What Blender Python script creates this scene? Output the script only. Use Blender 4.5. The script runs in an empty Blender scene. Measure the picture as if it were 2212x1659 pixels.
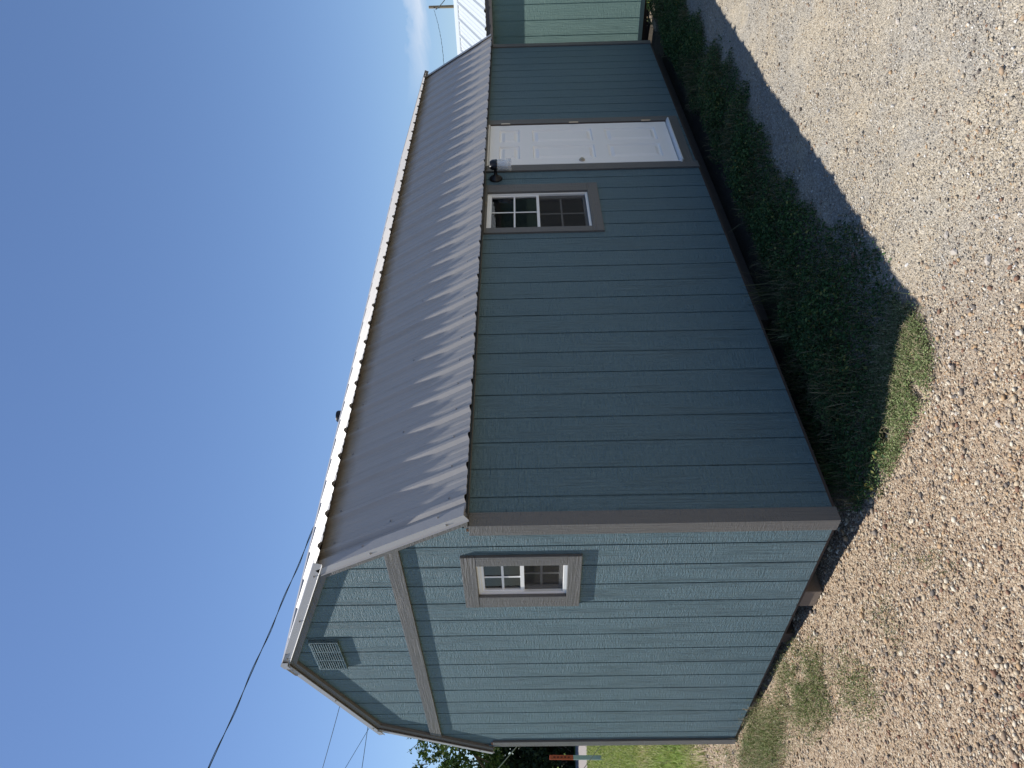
import bpy, math, random
import numpy as np
from mathutils import Vector, Matrix
R = math.radians
rng = np.random.default_rng(7); random.seed(7)
scene = bpy.context.scene; COL = scene.collection

# ------------------------------------------------------------ camera (the phone was held upright; the picture lies on its side)
cam_d = bpy.data.cameras.new('camera'); cam = bpy.data.objects.new('camera', cam_d); COL.objects.link(cam)
scene.camera = cam
yaw, pitch, roll = R(43.4997), R(0.9762), R(-1.1302)
fw = Vector((math.cos(yaw)*math.cos(pitch), math.sin(yaw)*math.cos(pitch), math.sin(pitch)))
rt0 = Vector((math.sin(yaw), -math.cos(yaw), 0)); up0 = rt0.cross(fw)
rt = rt0*math.cos(roll)+up0*math.sin(roll); up = up0*math.cos(roll)-rt0*math.sin(roll)
cam.matrix_world = Matrix(((-up.x, rt.x, -fw.x, -2.317), (-up.y, rt.y, -fw.y, -3.2442), (-up.z, rt.z, -fw.z, 1.6589), (0, 0, 0, 1)))
cam_d.sensor_width = 36; cam_d.sensor_fit = 'HORIZONTAL'; cam_d.lens = 1577.97/2212*36
cam_d.clip_start = .05; cam_d.clip_end = 3000

# ------------------------------------------------------------ light
KX, KY = .195, .455                     # sun direction: toward (-KX, KY, 1)
sdir = Vector((-KX, KY, 1)).normalized()
sun_d = bpy.data.lights.new('sun', 'SUN'); sun = bpy.data.objects.new('sun', sun_d); COL.objects.link(sun)
sun_d.energy = 5.0; sun_d.angle = R(.53); sun_d.color = (1, .955, .89)
sun.rotation_euler = sdir.to_track_quat('Z', 'Y').to_euler(); sun.location = (0, 0, 20)
W = bpy.data.worlds.new('World'); scene.world = W; W.use_nodes = True
nt = W.node_tree; nt.nodes.clear()
N = nt.nodes.new; Lk = nt.links.new
sky = N('ShaderNodeTexSky'); sky.sky_type = 'NISHITA'; sky.sun_disc = False
sky.sun_elevation = math.asin(sdir.z); sky.sun_rotation = math.atan2(sdir.x, sdir.y)
sky.altitude = 100; sky.air_density = 1.0; sky.dust_density = .15; sky.ozone_density = 3.2
bg = N('ShaderNodeBackground'); bg.inputs['Strength'].default_value = .091
out = N('ShaderNodeOutputWorld')
tc = N('ShaderNodeTexCoord')
# thin cloud wisp low in the sky to the right of the shed: azimuth about 17 degrees, elevation about 7
def wmath(op, a, b=None, c=None):
    m = N('ShaderNodeMath'); m.operation = op
    for i, v in enumerate((a, b, c)):
        if v is None: continue
        if isinstance(v, (int, float)): m.inputs[i].default_value = v
        else: Lk(v, m.inputs[i])
    return m.outputs[0]
sep = N('ShaderNodeSeparateXYZ'); Lk(tc.outputs['Generated'], sep.inputs[0])
az = wmath('ARCTAN2', sep.outputs[1], sep.outputs[0])
nz = N('ShaderNodeTexNoise'); nz.inputs['Scale'].default_value = 9; nz.inputs['Detail'].default_value = 7; nz.inputs['Roughness'].default_value = .62; nz.inputs['Distortion'].default_value = .6
mp = N('ShaderNodeMapping'); mp.inputs['Scale'].default_value = (1, 1, 3.2); Lk(tc.outputs['Generated'], mp.inputs[0]); Lk(mp.outputs[0], nz.inputs[0])
el = wmath('ADD', sep.outputs[2], wmath('MULTIPLY', wmath('SUBTRACT', nz.outputs[0], .5), .05))
def bump(v, c, w): return wmath('MAXIMUM', wmath('SUBTRACT', 1, wmath('ABSOLUTE', wmath('DIVIDE', wmath('SUBTRACT', v, c), w))), 0)
m1 = wmath('MULTIPLY', bump(el, .126, .016), bump(az, R(15), R(7.5)))
m1 = wmath('MULTIPLY', wmath('POWER', m1, .8), wmath('MULTIPLY', nz.outputs[0], 1.5))
hz = wmath('MULTIPLY', wmath('POWER', wmath('MAXIMUM', wmath('SUBTRACT', 1, wmath('MULTIPLY', sep.outputs[2], 3.0)), 0), 2.0), .22)
mxh = N('ShaderNodeMix'); mxh.data_type = 'RGBA'; Lk(hz, mxh.inputs[0]); tint = N('ShaderNodeMix'); tint.data_type = 'RGBA'; tint.blend_type = 'MULTIPLY'; tint.inputs[0].default_value = 1; Lk(sky.outputs[0], tint.inputs[6]); tint.inputs[7].default_value = (.89, .945, 1.06, 1); Lk(tint.outputs[2], mxh.inputs[6]); mxh.inputs[7].default_value = (2.4, 3.8, 6.2, 1)
mxc = N('ShaderNodeMix'); mxc.data_type = 'RGBA'; mxc.clamp_factor = True; Lk(m1, mxc.inputs[0]); Lk(mxh.outputs[2], mxc.inputs[6]); mxc.inputs[7].default_value = (5.6, 6.4, 7.6, 1)
Lk(mxc.outputs[2], bg.inputs[0]); Lk(bg.outputs[0], out.inputs[0])
scene.view_settings.view_transform = 'Standard'; scene.view_settings.look = 'None'
scene.view_settings.gamma = 1; scene.view_settings.exposure = 0.42
scene.render.engine = 'CYCLES'
scene.cycles.max_bounces = 8; scene.cycles.transparent_max_bounces = 12; scene.cycles.caustics_reflective = False; scene.cycles.caustics_refractive = False

# ------------------------------------------------------------ material helper
class M:
    def __init__(s, name):
        s.m = bpy.data.materials.new(name); s.m.use_nodes = True; s.t = s.m.node_tree
        s.b = s.t.nodes['Principled BSDF']; s.out = s.t.nodes['Material Output']
        s.tc = s.n('ShaderNodeTexCoord'); s.geo = s.n('ShaderNodeNewGeometry'); s.pos = s.geo.outputs['Position']
    def n(s, t): return s.t.nodes.new(t)
    def l(s, a, b): s.t.links.new(a, b)
    def put(s, sock, v):
        if hasattr(v, 'is_output') or isinstance(v, bpy.types.NodeSocket): s.l(v, sock)
        else: sock.default_value = v
    def math(s, op, a, b=None, c=None):
        m = s.n('ShaderNodeMath'); m.operation = op
        for i, v in enumerate((a, b, c)):
            if v is not None: s.put(m.inputs[i], v)
        return m.outputs[0]
    def map(s, scale, vec=None, rot=(0, 0, 0)):
        m = s.n('ShaderNodeMapping'); m.inputs['Scale'].default_value = scale; m.inputs['Rotation'].default_value = rot
        s.l(vec or s.pos, m.inputs[0]); return m.outputs[0]
    def noise(s, scale=5, detail=4, rough=.55, vec=None, dist=0):
        m = s.n('ShaderNodeTexNoise'); m.inputs['Scale'].default_value = scale; m.inputs['Detail'].default_value = detail
        m.inputs['Roughness'].default_value = rough; m.inputs['Distortion'].default_value = dist
        s.l(vec or s.pos, m.inputs[0]); return m.outputs[0]
    def voro(s, scale, vec=None, feature='F1', out='Distance', rand=1):
        m = s.n('ShaderNodeTexVoronoi'); m.feature = feature; m.inputs['Scale'].default_value = scale; m.inputs['Randomness'].default_value = rand
        s.l(vec or s.pos, m.inputs[0]); return m.outputs[out]
    def ramp(s, f, stops, interp='LINEAR'):
        r = s.n('ShaderNodeValToRGB'); r.color_ramp.interpolation = interp; e = r.color_ramp.elements
        while len(e) < len(stops): e.new(.5)
        for k, (p, c) in enumerate(stops):
            e[k].position = p; e[k].color = (c, c, c, 1) if isinstance(c, (int, float)) else (*c, 1)
        s.l(f, r.inputs[0]); return r.outputs[0]
    def mix(s, f, a, b, mode='MIX'):
        m = s.n('ShaderNodeMix'); m.data_type = 'RGBA'; m.blend_type = mode
        s.put(m.inputs[0], f)
        for i, v in ((6, a), (7, b)):
            if isinstance(v, tuple): v = (*v, 1) if len(v) == 3 else v
            s.put(m.inputs[i], v)
        return m.outputs[2]
    def bump(s, h, dist=.002, strength=1, prev=None):
        b = s.n('ShaderNodeBump'); b.inputs['Distance'].default_value = dist; b.inputs['Strength'].default_value = strength
        s.l(h, b.inputs['Height'])
        if prev: s.l(prev, b.inputs['Normal'])
        return b.outputs[0]
    def set(s, color=None, rough=None, metal=None, spec=None, normal=None):
        for k, v in (('Base Color', color), ('Roughness', rough), ('Metallic', metal), ('Specular IOR Level', spec), ('Normal', normal)):
            if v is None: continue
            if isinstance(v, tuple) and len(v) == 3: v = (*v, 1)
            s.put(s.b.inputs[k], v)
        return s.m

def painted_wood(name, col, horiz=False, rough=.55, depth=1.0, vary=.12):
    """embossed engineered-wood siding: long grain, rough-sawn cross ripples in patches"""
    m = M(name)
    g = (3.2, 3.2, 60) if horiz else (60, 60, 3.2)
    cr = (110, 110, 16) if horiz else (16, 16, 110)
    grain = m.noise(1, 5, .6, m.map(g), .8)
    ripple = m.noise(1, 2, .5, m.map(cr), 1.2)
    patch = m.noise(1, 3, .6, m.map((9, 9, 1.6) if not horiz else (1.6, 1.6, 9)))
    pm = m.ramp(patch, [(.34, 0.0), (.52, 1.0)])
    fine = m.noise(140, 3, .6)
    h = m.math('ADD', m.math('MULTIPLY', ripple, m.math('MULTIPLY', pm, .9)), m.math('MULTIPLY', m.ramp(grain, [(.35, 0.0), (.65, 1.0)]), m.math('SUBTRACT', 1.0, m.math('MULTIPLY', pm, .65))))
    h = m.math('ADD', h, m.math('MULTIPLY', fine, .25))
    big = m.noise(1, 3, .5, m.map((1.3, 1.3, .5)))
    strk = m.noise(1, 4, .6, m.map((22, 22, .9) if not horiz else (.9, .9, 22)))
    c = m.mix(m.math('MULTIPLY', m.math('SUBTRACT', 1.0, big), vary*2.2), tuple(col), tuple(x*.62 for x in col))
    c = m.mix(m.math('MULTIPLY', strk, vary*1.6), c, tuple(min(1, x*1.35+.02) for x in col))
    c = m.mix(m.math('MULTIPLY', m.ramp(m.noise(55, 2, .5), [(.68, 0.0), (.74, 1.0)]), .15), c, tuple(min(1, x*1.6+.05) for x in col))
    return m.set(color=c, rough=rough, spec=.35, normal=m.bump(h, .0022*depth, 1))
MAT = {}
MAT['siding'] = painted_wood('blue_siding_paint', (.100, .168, .196), vary=.16, depth=5.0)
MAT['siding2'] = painted_wood('sage_siding_paint', (.19, .30, .27), depth=2.0)
MAT['trim'] = painted_wood('grey_trim_paint', (.138, .136, .130), depth=2.2)
MAT['trimh'] = painted_wood('grey_trim_paint_crosswise', (.138, .136, .130), horiz=True, depth=2.2)
MAT['trim2'] = painted_wood('brown_grey_trim_paint', (.13, .122, .115), depth=.6)

def plain(name, col, rough=.5, metal=0, spec=.4, nscale=8, vary=.12, bumpd=0, bs=60):
    m = M(name)
    n = m.noise(nscale, 4, .6)
    c = m.mix(n, tuple(x*(1-vary) for x in col), tuple(min(1, x*(1+vary)) for x in col))
    nrm = m.bump(m.noise(bs, 4, .6), bumpd, 1) if bumpd else None
    return m.set(color=c, rough=rough, metal=metal, spec=spec, normal=nrm)
def metal_paint(name, col, dirt=True):
    m = M(name)
    n = m.noise(3, 5, .6); n2 = m.noise(1, 4, .6, m.map((30, 2, 2)))
    c = m.mix(m.math('MULTIPLY', n, .35), tuple(col), tuple(x*.78 for x in col))
    if dirt: c = m.mix(m.math('MULTIPLY', m.ramp(n2, [(.5, 0.0), (.8, 1.0)]), .22), c, (.17, .14, .10))
    r = m.math('ADD', m.math('MULTIPLY', n, .15), .34)
    return m.set(color=c, rough=r, spec=.5, normal=m.bump(m.noise(14, 3, .5), .0012, .5))
MAT['metal'] = metal_paint('grey_metal_roof', (.41, .395, .375))
def brown_band(mat):  # browner, noisy-edged band towards the top of the lower slope
    m = mat; t = m.node_tree; b = t.nodes['Principled BSDF']; src = b.inputs['Base Color'].links[0].from_socket
    g = t.nodes.new('ShaderNodeNewGeometry'); sp_ = t.nodes.new('ShaderNodeSeparateXYZ'); t.links.new(g.outputs['Position'], sp_.inputs[0])
    n = t.nodes.new('ShaderNodeTexNoise'); n.inputs['Scale'].default_value = 7; n.inputs['Detail'].default_value = 5; t.links.new(g.outputs['Position'], n.inputs[0])
    a = t.nodes.new('ShaderNodeMath'); a.operation = 'MULTIPLY_ADD'; t.links.new(n.outputs[0], a.inputs[0]); a.inputs[1].default_value = .10; t.links.new(sp_.outputs[2], a.inputs[2])
    q = t.nodes.new('ShaderNodeMapRange'); t.links.new(a.outputs[0], q.inputs[0]); q.inputs[1].default_value = 2.80; q.inputs[2].default_value = 2.895; q.inputs[4].default_value = .62
    q2 = t.nodes.new('ShaderNodeMapRange'); t.links.new(sp_.outputs[2], q2.inputs[0]); q2.inputs[1].default_value = 2.905; q2.inputs[2].default_value = 2.90
    mm = t.nodes.new('ShaderNodeMath'); mm.operation = 'MULTIPLY'; t.links.new(q.outputs[0], mm.inputs[0]); t.links.new(q2.outputs[0], mm.inputs[1])
    x = t.nodes.new('ShaderNodeMix'); x.data_type = 'RGBA'; t.links.new(mm.outputs[0], x.inputs[0]); t.links.new(src, x.inputs[6]); x.inputs[7].default_value = (.16, .125, .08, 1); t.links.new(x.outputs[2], b.inputs['Base Color'])
MAT['metal_lower'] = metal_paint('grey_metal_roof_brown_band', (.41, .395, .375)); brown_band(MAT['metal_lower'])
MAT['metal_trim'] = metal_paint('light_grey_metal_trim', (.38, .375, .37), False)
MAT['metal_white'] = metal_paint('white_metal_roof', (.50, .54, .56), False)
MAT['vinyl'] = plain('white_vinyl', (.78, .78, .76), .35, vary=.04)
MAT['door'] = (lambda m: m.set(color=m.mix(m.noise(4, 4, .5), (.86, .85, .82), (.90, .89, .87)), rough=.42, normal=m.bump(m.noise(1, 4, .6, m.map((90, 90, 5)), 1.0), .0006, .7)))(M('white_door_paint'))
MAT['black'] = plain('black_metal', (.012, .012, .014), .38, vary=.2)
MAT['rubber'] = plain('black_rubber_boot', (.02, .02, .022), .6, bumpd=.002)
MAT['brass'] = plain('dull_brass', (.32, .27, .17), .4, metal=.8)
MAT['nickel'] = plain('dull_nickel', (.5, .45, .38), .35, metal=.9)
MAT['screw'] = plain('painted_screw_head', (.32, .31, .30), .4, metal=.3)
MAT['treated'] = plain('weathered_treated_lumber', (.19, .15, .115), .8, bumpd=.002, nscale=14, vary=.3)
MAT['rim'] = plain('dark_floor_edge', (.065, .046, .038), .8, nscale=20, vary=.3)
MAT['osb'] = plain('interior_plywood', (.55, .29, .18), .75, nscale=22, vary=.35, bumpd=.001)
MAT['stud'] = plain('interior_pine', (.55, .40, .26), .7, nscale=10, vary=.2)
MAT['dark_floor'] = plain('interior_floor', (.22, .16, .11), .8)
MAT['skirt'] = plain('dark_teal_skirt', (.03, .06, .07), .6)
MAT['stem'] = plain('stem_green', (.10, .12, .04), .7)
MAT['bark'] = plain('bark', (.16, .125, .09), .9, nscale=25, vary=.4, bumpd=.01, bs=30)
MAT['pole'] = plain('weathered_pole', (.26, .20, .15), .9, nscale=10, vary=.3)
MAT['cable'] = plain('black_cable', (.02, .03, .035), .6)
MAT['wire'] = plain('grey_wire', (.22, .23, .22), .5)
MAT['orange'] = plain('orange_plastic', (.50, .085, .03), .5)
MAT['markwhite'] = plain('white_plastic_post', (.42, .47, .45), .5)
MAT['ink'] = plain('faded_dark_print', (.16, .02, .012), .6)
def glass(name, tint=(1, 1, 1), base=.06):
    m = M(name); fr = m.n('ShaderNodeFresnel'); fr.inputs[0].default_value = 1.5
    tr = m.n('ShaderNodeBsdfTransparent'); tr.inputs[0].default_value = (*tint, 1)
    gl = m.n('ShaderNodeBsdfGlossy'); gl.inputs['Roughness'].default_value = .02
    m.l(m.bump(m.noise(3, 2, .5), .002, .25), gl.inputs['Normal'])
    mx = m.n('ShaderNodeMixShader'); m.l(m.math('ADD', fr.outputs[0], base), mx.inputs[0]); m.l(tr.outputs[0], mx.inputs[1]); m.l(gl.outputs[0], mx.inputs[2])
    m.l(mx.outputs[0], m.out.inputs[0]); return m.m
MAT['glass'] = glass('window_glass', (.9, .92, .92), .0)
MAT['jar'] = glass('clear_jar_glass', (.96, .97, .97), .03)
def screen():
    m = M('insect_screen'); tr = m.n('ShaderNodeBsdfTransparent'); df = m.n('ShaderNodeBsdfDiffuse'); df.inputs[0].default_value = (.06, .058, .055, 1)
    mx = m.n('ShaderNodeMixShader'); mx.inputs[0].default_value = .42; m.l(tr.outputs[0], mx.inputs[1]); m.l(df.outputs[0], mx.inputs[2]); m.l(mx.outputs[0], m.out.inputs[0]); return m.m
MAT['screen'] = screen()
def jar():
    m = M('seeded_jar_glass'); tr = m.n('ShaderNodeBsdfTransparent'); df = m.n('ShaderNodeBsdfDiffuse'); df.inputs[0].default_value = (.8, .82, .82, 1)
    gl = m.n('ShaderNodeBsdfGlossy'); gl.inputs['Roughness'].default_value = .06; a = m.n('ShaderNodeMixShader'); b = m.n('ShaderNodeMixShader')
    a.inputs[0].default_value = .26; m.l(tr.outputs[0], a.inputs[1]); m.l(df.outputs[0], a.inputs[2]); b.inputs[0].default_value = .05; m.l(a.outputs[0], b.inputs[1]); m.l(gl.outputs[0], b.inputs[2]); m.l(b.outputs[0], m.out.inputs[0]); return m.m
MAT['jar'] = jar()
def bulbm():
    m = M('frosted_bulb'); return m.set(color=(.88, .88, .86), rough=.4)
MAT['bulb'] = bulbm()
def leaf(name, c1, c2, c3, trans=.25, dry=None, dryf=.0):
    m = M(name); ri = m.geo.outputs['Random Per Island']
    c = m.ramp(ri, [(0, c1), (.5, c2), (1, c3)])
    if dry: c = m.mix(m.ramp(m.math('FRACT', m.math('MULTIPLY', ri, 37.7)), [(dryf, 1.0), (dryf+.02, 0.0)], 'LINEAR'), c, dry)
    m.set(color=c, rough=.6, spec=.25)
    tl = m.n('ShaderNodeBsdfTranslucent'); m.l(c, tl.inputs[0])
    mx = m.n('ShaderNodeMixShader'); mx.inputs[0].default_value = trans; m.l(m.b.outputs[0], mx.inputs[1]); m.l(tl.outputs[0], mx.inputs[2]); m.l(mx.outputs[0], m.out.inputs[0]); return m.m
MAT['weed'] = leaf('weed_leaf', (.022, .062, .018), (.045, .105, .028), (.11, .165, .05), .2, (.22, .20, .05), .04)
MAT['clover'] = leaf('clover_leaf', (.11, .17, .055), (.19, .25, .09), (.33, .37, .18), .25, (.34, .29, .18), .12)
MAT['blade'] = leaf('grass_blade', (.06, .085, .03), (.11, .135, .05), (.18, .20, .09), .25, (.38, .31, .20), .32)
MAT['dryblade'] = leaf('dry_grass_blade', (.03, .055, .018), (.07, .09, .03), (.18, .16, .08), .2, (.26, .20, .11), .25)
MAT['olive'] = leaf('olive_creeper', (.055, .095, .02), (.11, .15, .04), (.24, .26, .10), .2, (.33, .27, .17), .22)
MAT['lawn'] = leaf('lawn_blade', (.18, .225, .05), (.27, .32, .08), (.37, .40, .13), .3, (.36, .34, .16), .18)
MAT['tree'] = leaf('tree_leaf', (.035, .07, .015), (.07, .12, .025), (.12, .17, .045), .3)
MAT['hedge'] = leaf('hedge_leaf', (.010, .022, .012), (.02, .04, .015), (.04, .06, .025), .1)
def pebble(name, stops, rough=.75):
    m = M(name); ri = m.geo.outputs['Random Per Island']
    c = m.ramp(ri, stops, 'CONSTANT'); c = m.mix(m.math('MULTIPLY', m.noise(160, 3, .6), .5), c, m.mix(.5, c, (.30, .24, .17)))
    return m.set(color=c, rough=rough, spec=.3, normal=m.bump(m.noise(300, 2, .5), .0008, .6))
MAT['pebble'] = pebble('rounded_pebbles', [(0, (.36, .26, .17)), (.18, (.26, .19, .13)), (.32, (.48, .39, .27)), (.45, (.30, .24, .18)), (.56, (.19, .16, .135)), (.66, (.56, .49, .38)), (.73, (.21, .11, .07)), (.79, (.42, .28, .155)), (.89, (.13, .115, .105)), (.94, (.62, .56, .44))])
MAT['crushed'] = pebble('crushed_grey_stone', [(0, (.34, .30, .245)), (.2, (.25, .23, .195)), (.34, (.46, .42, .345)), (.50, (.30, .27, .225)), (.66, (.54, .51, .45)), (.76, (.18, .165, .15)), (.84, (.40, .32, .22)), (.93, (.62, .60, .56))])
MAT['bigstone'] = pebble('pale_stone', [(0, (.60, .55, .47)), (.35, (.44, .40, .35)), (.6, (.50, .37, .24)), (.8, (.66, .62, .55))])

# ------------------------------------------------------------ geometry helpers
def tag(o, label=None, cat=None, group=None, kind=None):
    for k, v in (('label', label), ('category', cat), ('group', group), ('kind', kind)):
        if v: o[k] = v
    return o
def empty(name, loc=(0, 0, 0), rz=0):
    o = bpy.data.objects.new(name, None); COL.objects.link(o); o.location = loc; o.rotation_euler = (0, 0, rz); o.empty_display_size = .2
    return o
def link(name, me, mat, parent=None, loc=(0, 0, 0)):
    o = bpy.data.objects.new(name, me); COL.objects.link(o); o.location = loc
    if mat: me.materials.append(mat)
    if parent: o.parent = parent
    return o
def np_mesh(name, V, F, mat, parent=None, smooth=False):
    """V (n,3), F (m,k): one polygon size"""
    V = np.asarray(V, np.float32); F = np.asarray(F, np.int32); me = bpy.data.meshes.new(name)
    me.vertices.add(len(V)); me.vertices.foreach_set('co', V.ravel())
    m, k = F.shape
    me.loops.add(m*k); me.loops.foreach_set('vertex_index', F.ravel())
    me.polygons.add(m); me.polygons.foreach_set('loop_start', np.arange(0, m*k, k, dtype=np.int32))
    me.polygons.foreach_set('loop_total', np.full(m, k, np.int32))
    me.polygons.foreach_set('use_smooth', np.full(m, smooth, bool))
    me.update(calc_edges=True)
    return link(name, me, mat, parent)
class MB:
    def __init__(s): s.v = []; s.f = []
    def add(s, vs, fs):
        n = len(s.v); s.v += [tuple(v) for v in vs]; s.f += [tuple(i+n for i in f) for f in fs]; return s
    def box(s, x0, x1, y0, y1, z0, z1):
        return s.add([(x0, y0, z0), (x1, y0, z0), (x1, y1, z0), (x0, y1, z0), (x0, y0, z1), (x1, y0, z1), (x1, y1, z1), (x0, y1, z1)],
              [(0, 3, 2, 1), (4, 5, 6, 7), (0, 1, 5, 4), (1, 2, 6, 5), (2, 3, 7, 6), (3, 0, 4, 7)])
    def prism(s, poly, axis, a, b):
        """poly in the two other axes, extruded along axis from a to b"""
        n = len(poly)
        def P(p, t): return {0: (t, p[0], p[1]), 1: (p[0], t, p[1]), 2: (p[0], p[1], t)}[axis]
        vs = [P(p, a) for p in poly]+[P(p, b) for p in poly]
        fs = [tuple(range(n))[::-1], tuple(range(n, 2*n))]+[(i, (i+1) % n, n+(i+1) % n, n+i) for i in range(n)]
        return s.add(vs, fs)
    def tube(s, pts, r, n=8, r2=None):
        pts = [Vector(p) for p in pts]; rings = []
        for i, p in enumerate(pts):
            d = (pts[min(i+1, len(pts)-1)]-pts[max(i-1, 0)]).normalized()
            a = d.orthogonal().normalized() if i == 0 else (a-d*a.dot(d)).normalized()
            b = d.cross(a); rr = r if r2 is None else r+(r2-r)*i/(len(pts)-1)
            rings.append([p+(a*math.cos(t)+b*math.sin(t))*rr for t in [2*math.pi*k/n for k in range(n)]])
        vs = [v for q in rings for v in q]; fs = []
        for i in range(len(pts)-1):
            for k in range(n): fs.append((i*n+k, i*n+(k+1) % n, (i+1)*n+(k+1) % n, (i+1)*n+k))
        fs += [tuple(range(n))[::-1], tuple(range((len(pts)-1)*n, len(pts)*n))]
        return s.add(vs, fs)
    def lathe(s, prof, cx=0, cy=0, axis=2, n=24, c0=0):
        """prof list of (r, t); revolve around axis through (cx,cy)"""
        vs = []
        for r_, t in prof:
            for k in range(n):
                a = 2*math.pi*k/n; u, v = cx+r_*math.cos(a), cy+r_*math.sin(a)
                vs.append({2: (u, v, t), 1: (u, t, v), 0: (t, u, v)}[axis])
        fs = [(i*n+k, i*n+(k+1) % n, (i+1)*n+(k+1) % n, (i+1)*n+k) for i in range(len(prof)-1) for k in range(n)]
        fs += [tuple(range(n))[::-1], tuple(range((len(prof)-1)*n, len(prof)*n))]
        return s.add(vs, fs)
    def build(s, name, mat, parent=None, bevel=0, smooth=False, fix=True):
        me = bpy.data.meshes.new(name); me.from_pydata(s.v, [], s.f)
        if fix:
            import bmesh
            bm = bmesh.new(); bm.from_mesh(me); bmesh.ops.recalc_face_normals(bm, faces=bm.faces); bm.to_mesh(me); bm.free()
        if smooth:
            me.polygons.foreach_set('use_smooth', [True]*len(me.polygons))
        o = link(name, me, mat, parent)
        if smooth:
            try: me.set_sharp_from_angle(angle=R(40))
            except Exception: pass
        if bevel:
            b = o.modifiers.new('bevel', 'BEVEL'); b.width = bevel; b.segments = 2; b.limit_method = 'ANGLE'; b.angle_limit = R(40)
        return o
def smooth_noise(x, y, s, seed=0):
    """cheap value noise for numpy arrays"""
    r = np.random.default_rng(seed+991); T = r.random((64, 64))
    X = np.asarray(x, float)*s+100; Y = np.asarray(y, float)*s+100
    i, j = np.floor(X).astype(int), np.floor(Y).astype(int); fx, fy = X-i, Y-j
    fx = fx*fx*(3-2*fx); fy = fy*fy*(3-2*fy); i0, i1, j0, j1 = i % 64, (i+1) % 64, j % 64, (j+1) % 64
    return (T[i0, j0]*(1-fx)+T[i1, j0]*fx)*(1-fy)+(T[i0, j1]*(1-fx)+T[i1, j1]*fx)*fy

# ------------------------------------------------------------ ground
def gz(x, y):
    x = np.asarray(x, float); y = np.asarray(y, float)
    z = np.where(y > 0, -.165+.045*y, -.165+.03*y); z = np.clip(z, -.215, -.03)
    z = z-np.clip((np.hypot(x, y)-6)/30, 0, 1)*.06
    z = z+(smooth_noise(x, y, 1.3)-.5)*.022+(smooth_noise(x, y, 4.1, 1)-.5)*.012
    z = z-.035*np.exp(-((y-.05)/.35)**2)*(x > 1)*(x < 8)             # the soil under the long wall lies lower
    return z
def axis_pts(lo, hi, step, far, n=26):
    core = np.arange(lo, hi, step); g = np.geomspace(1, far, n)
    return np.concatenate([(lo-g)[::-1], core, hi+g])
gx = axis_pts(-2.4, 9.5, .035, 900); gy = axis_pts(-3.2, 4.5, .035, 900)
GX, GY = np.meshgrid(gx, gy, indexing='ij'); GZ = gz(GX, GY)
near = (np.abs(GX-3) < 8) & (np.abs(GY) < 5)
GZ = GZ+np.where(near, (smooth_noise(GX, GY, 14, 2)-.5)*.012, 0)
nx, ny = GX.shape; idx = np.arange(nx*ny).reshape(nx, ny)
F = np.stack([idx[:-1, :-1], idx[1:, :-1], idx[1:, 1:], idx[:-1, 1:]], -1).reshape(-1, 4)
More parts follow.
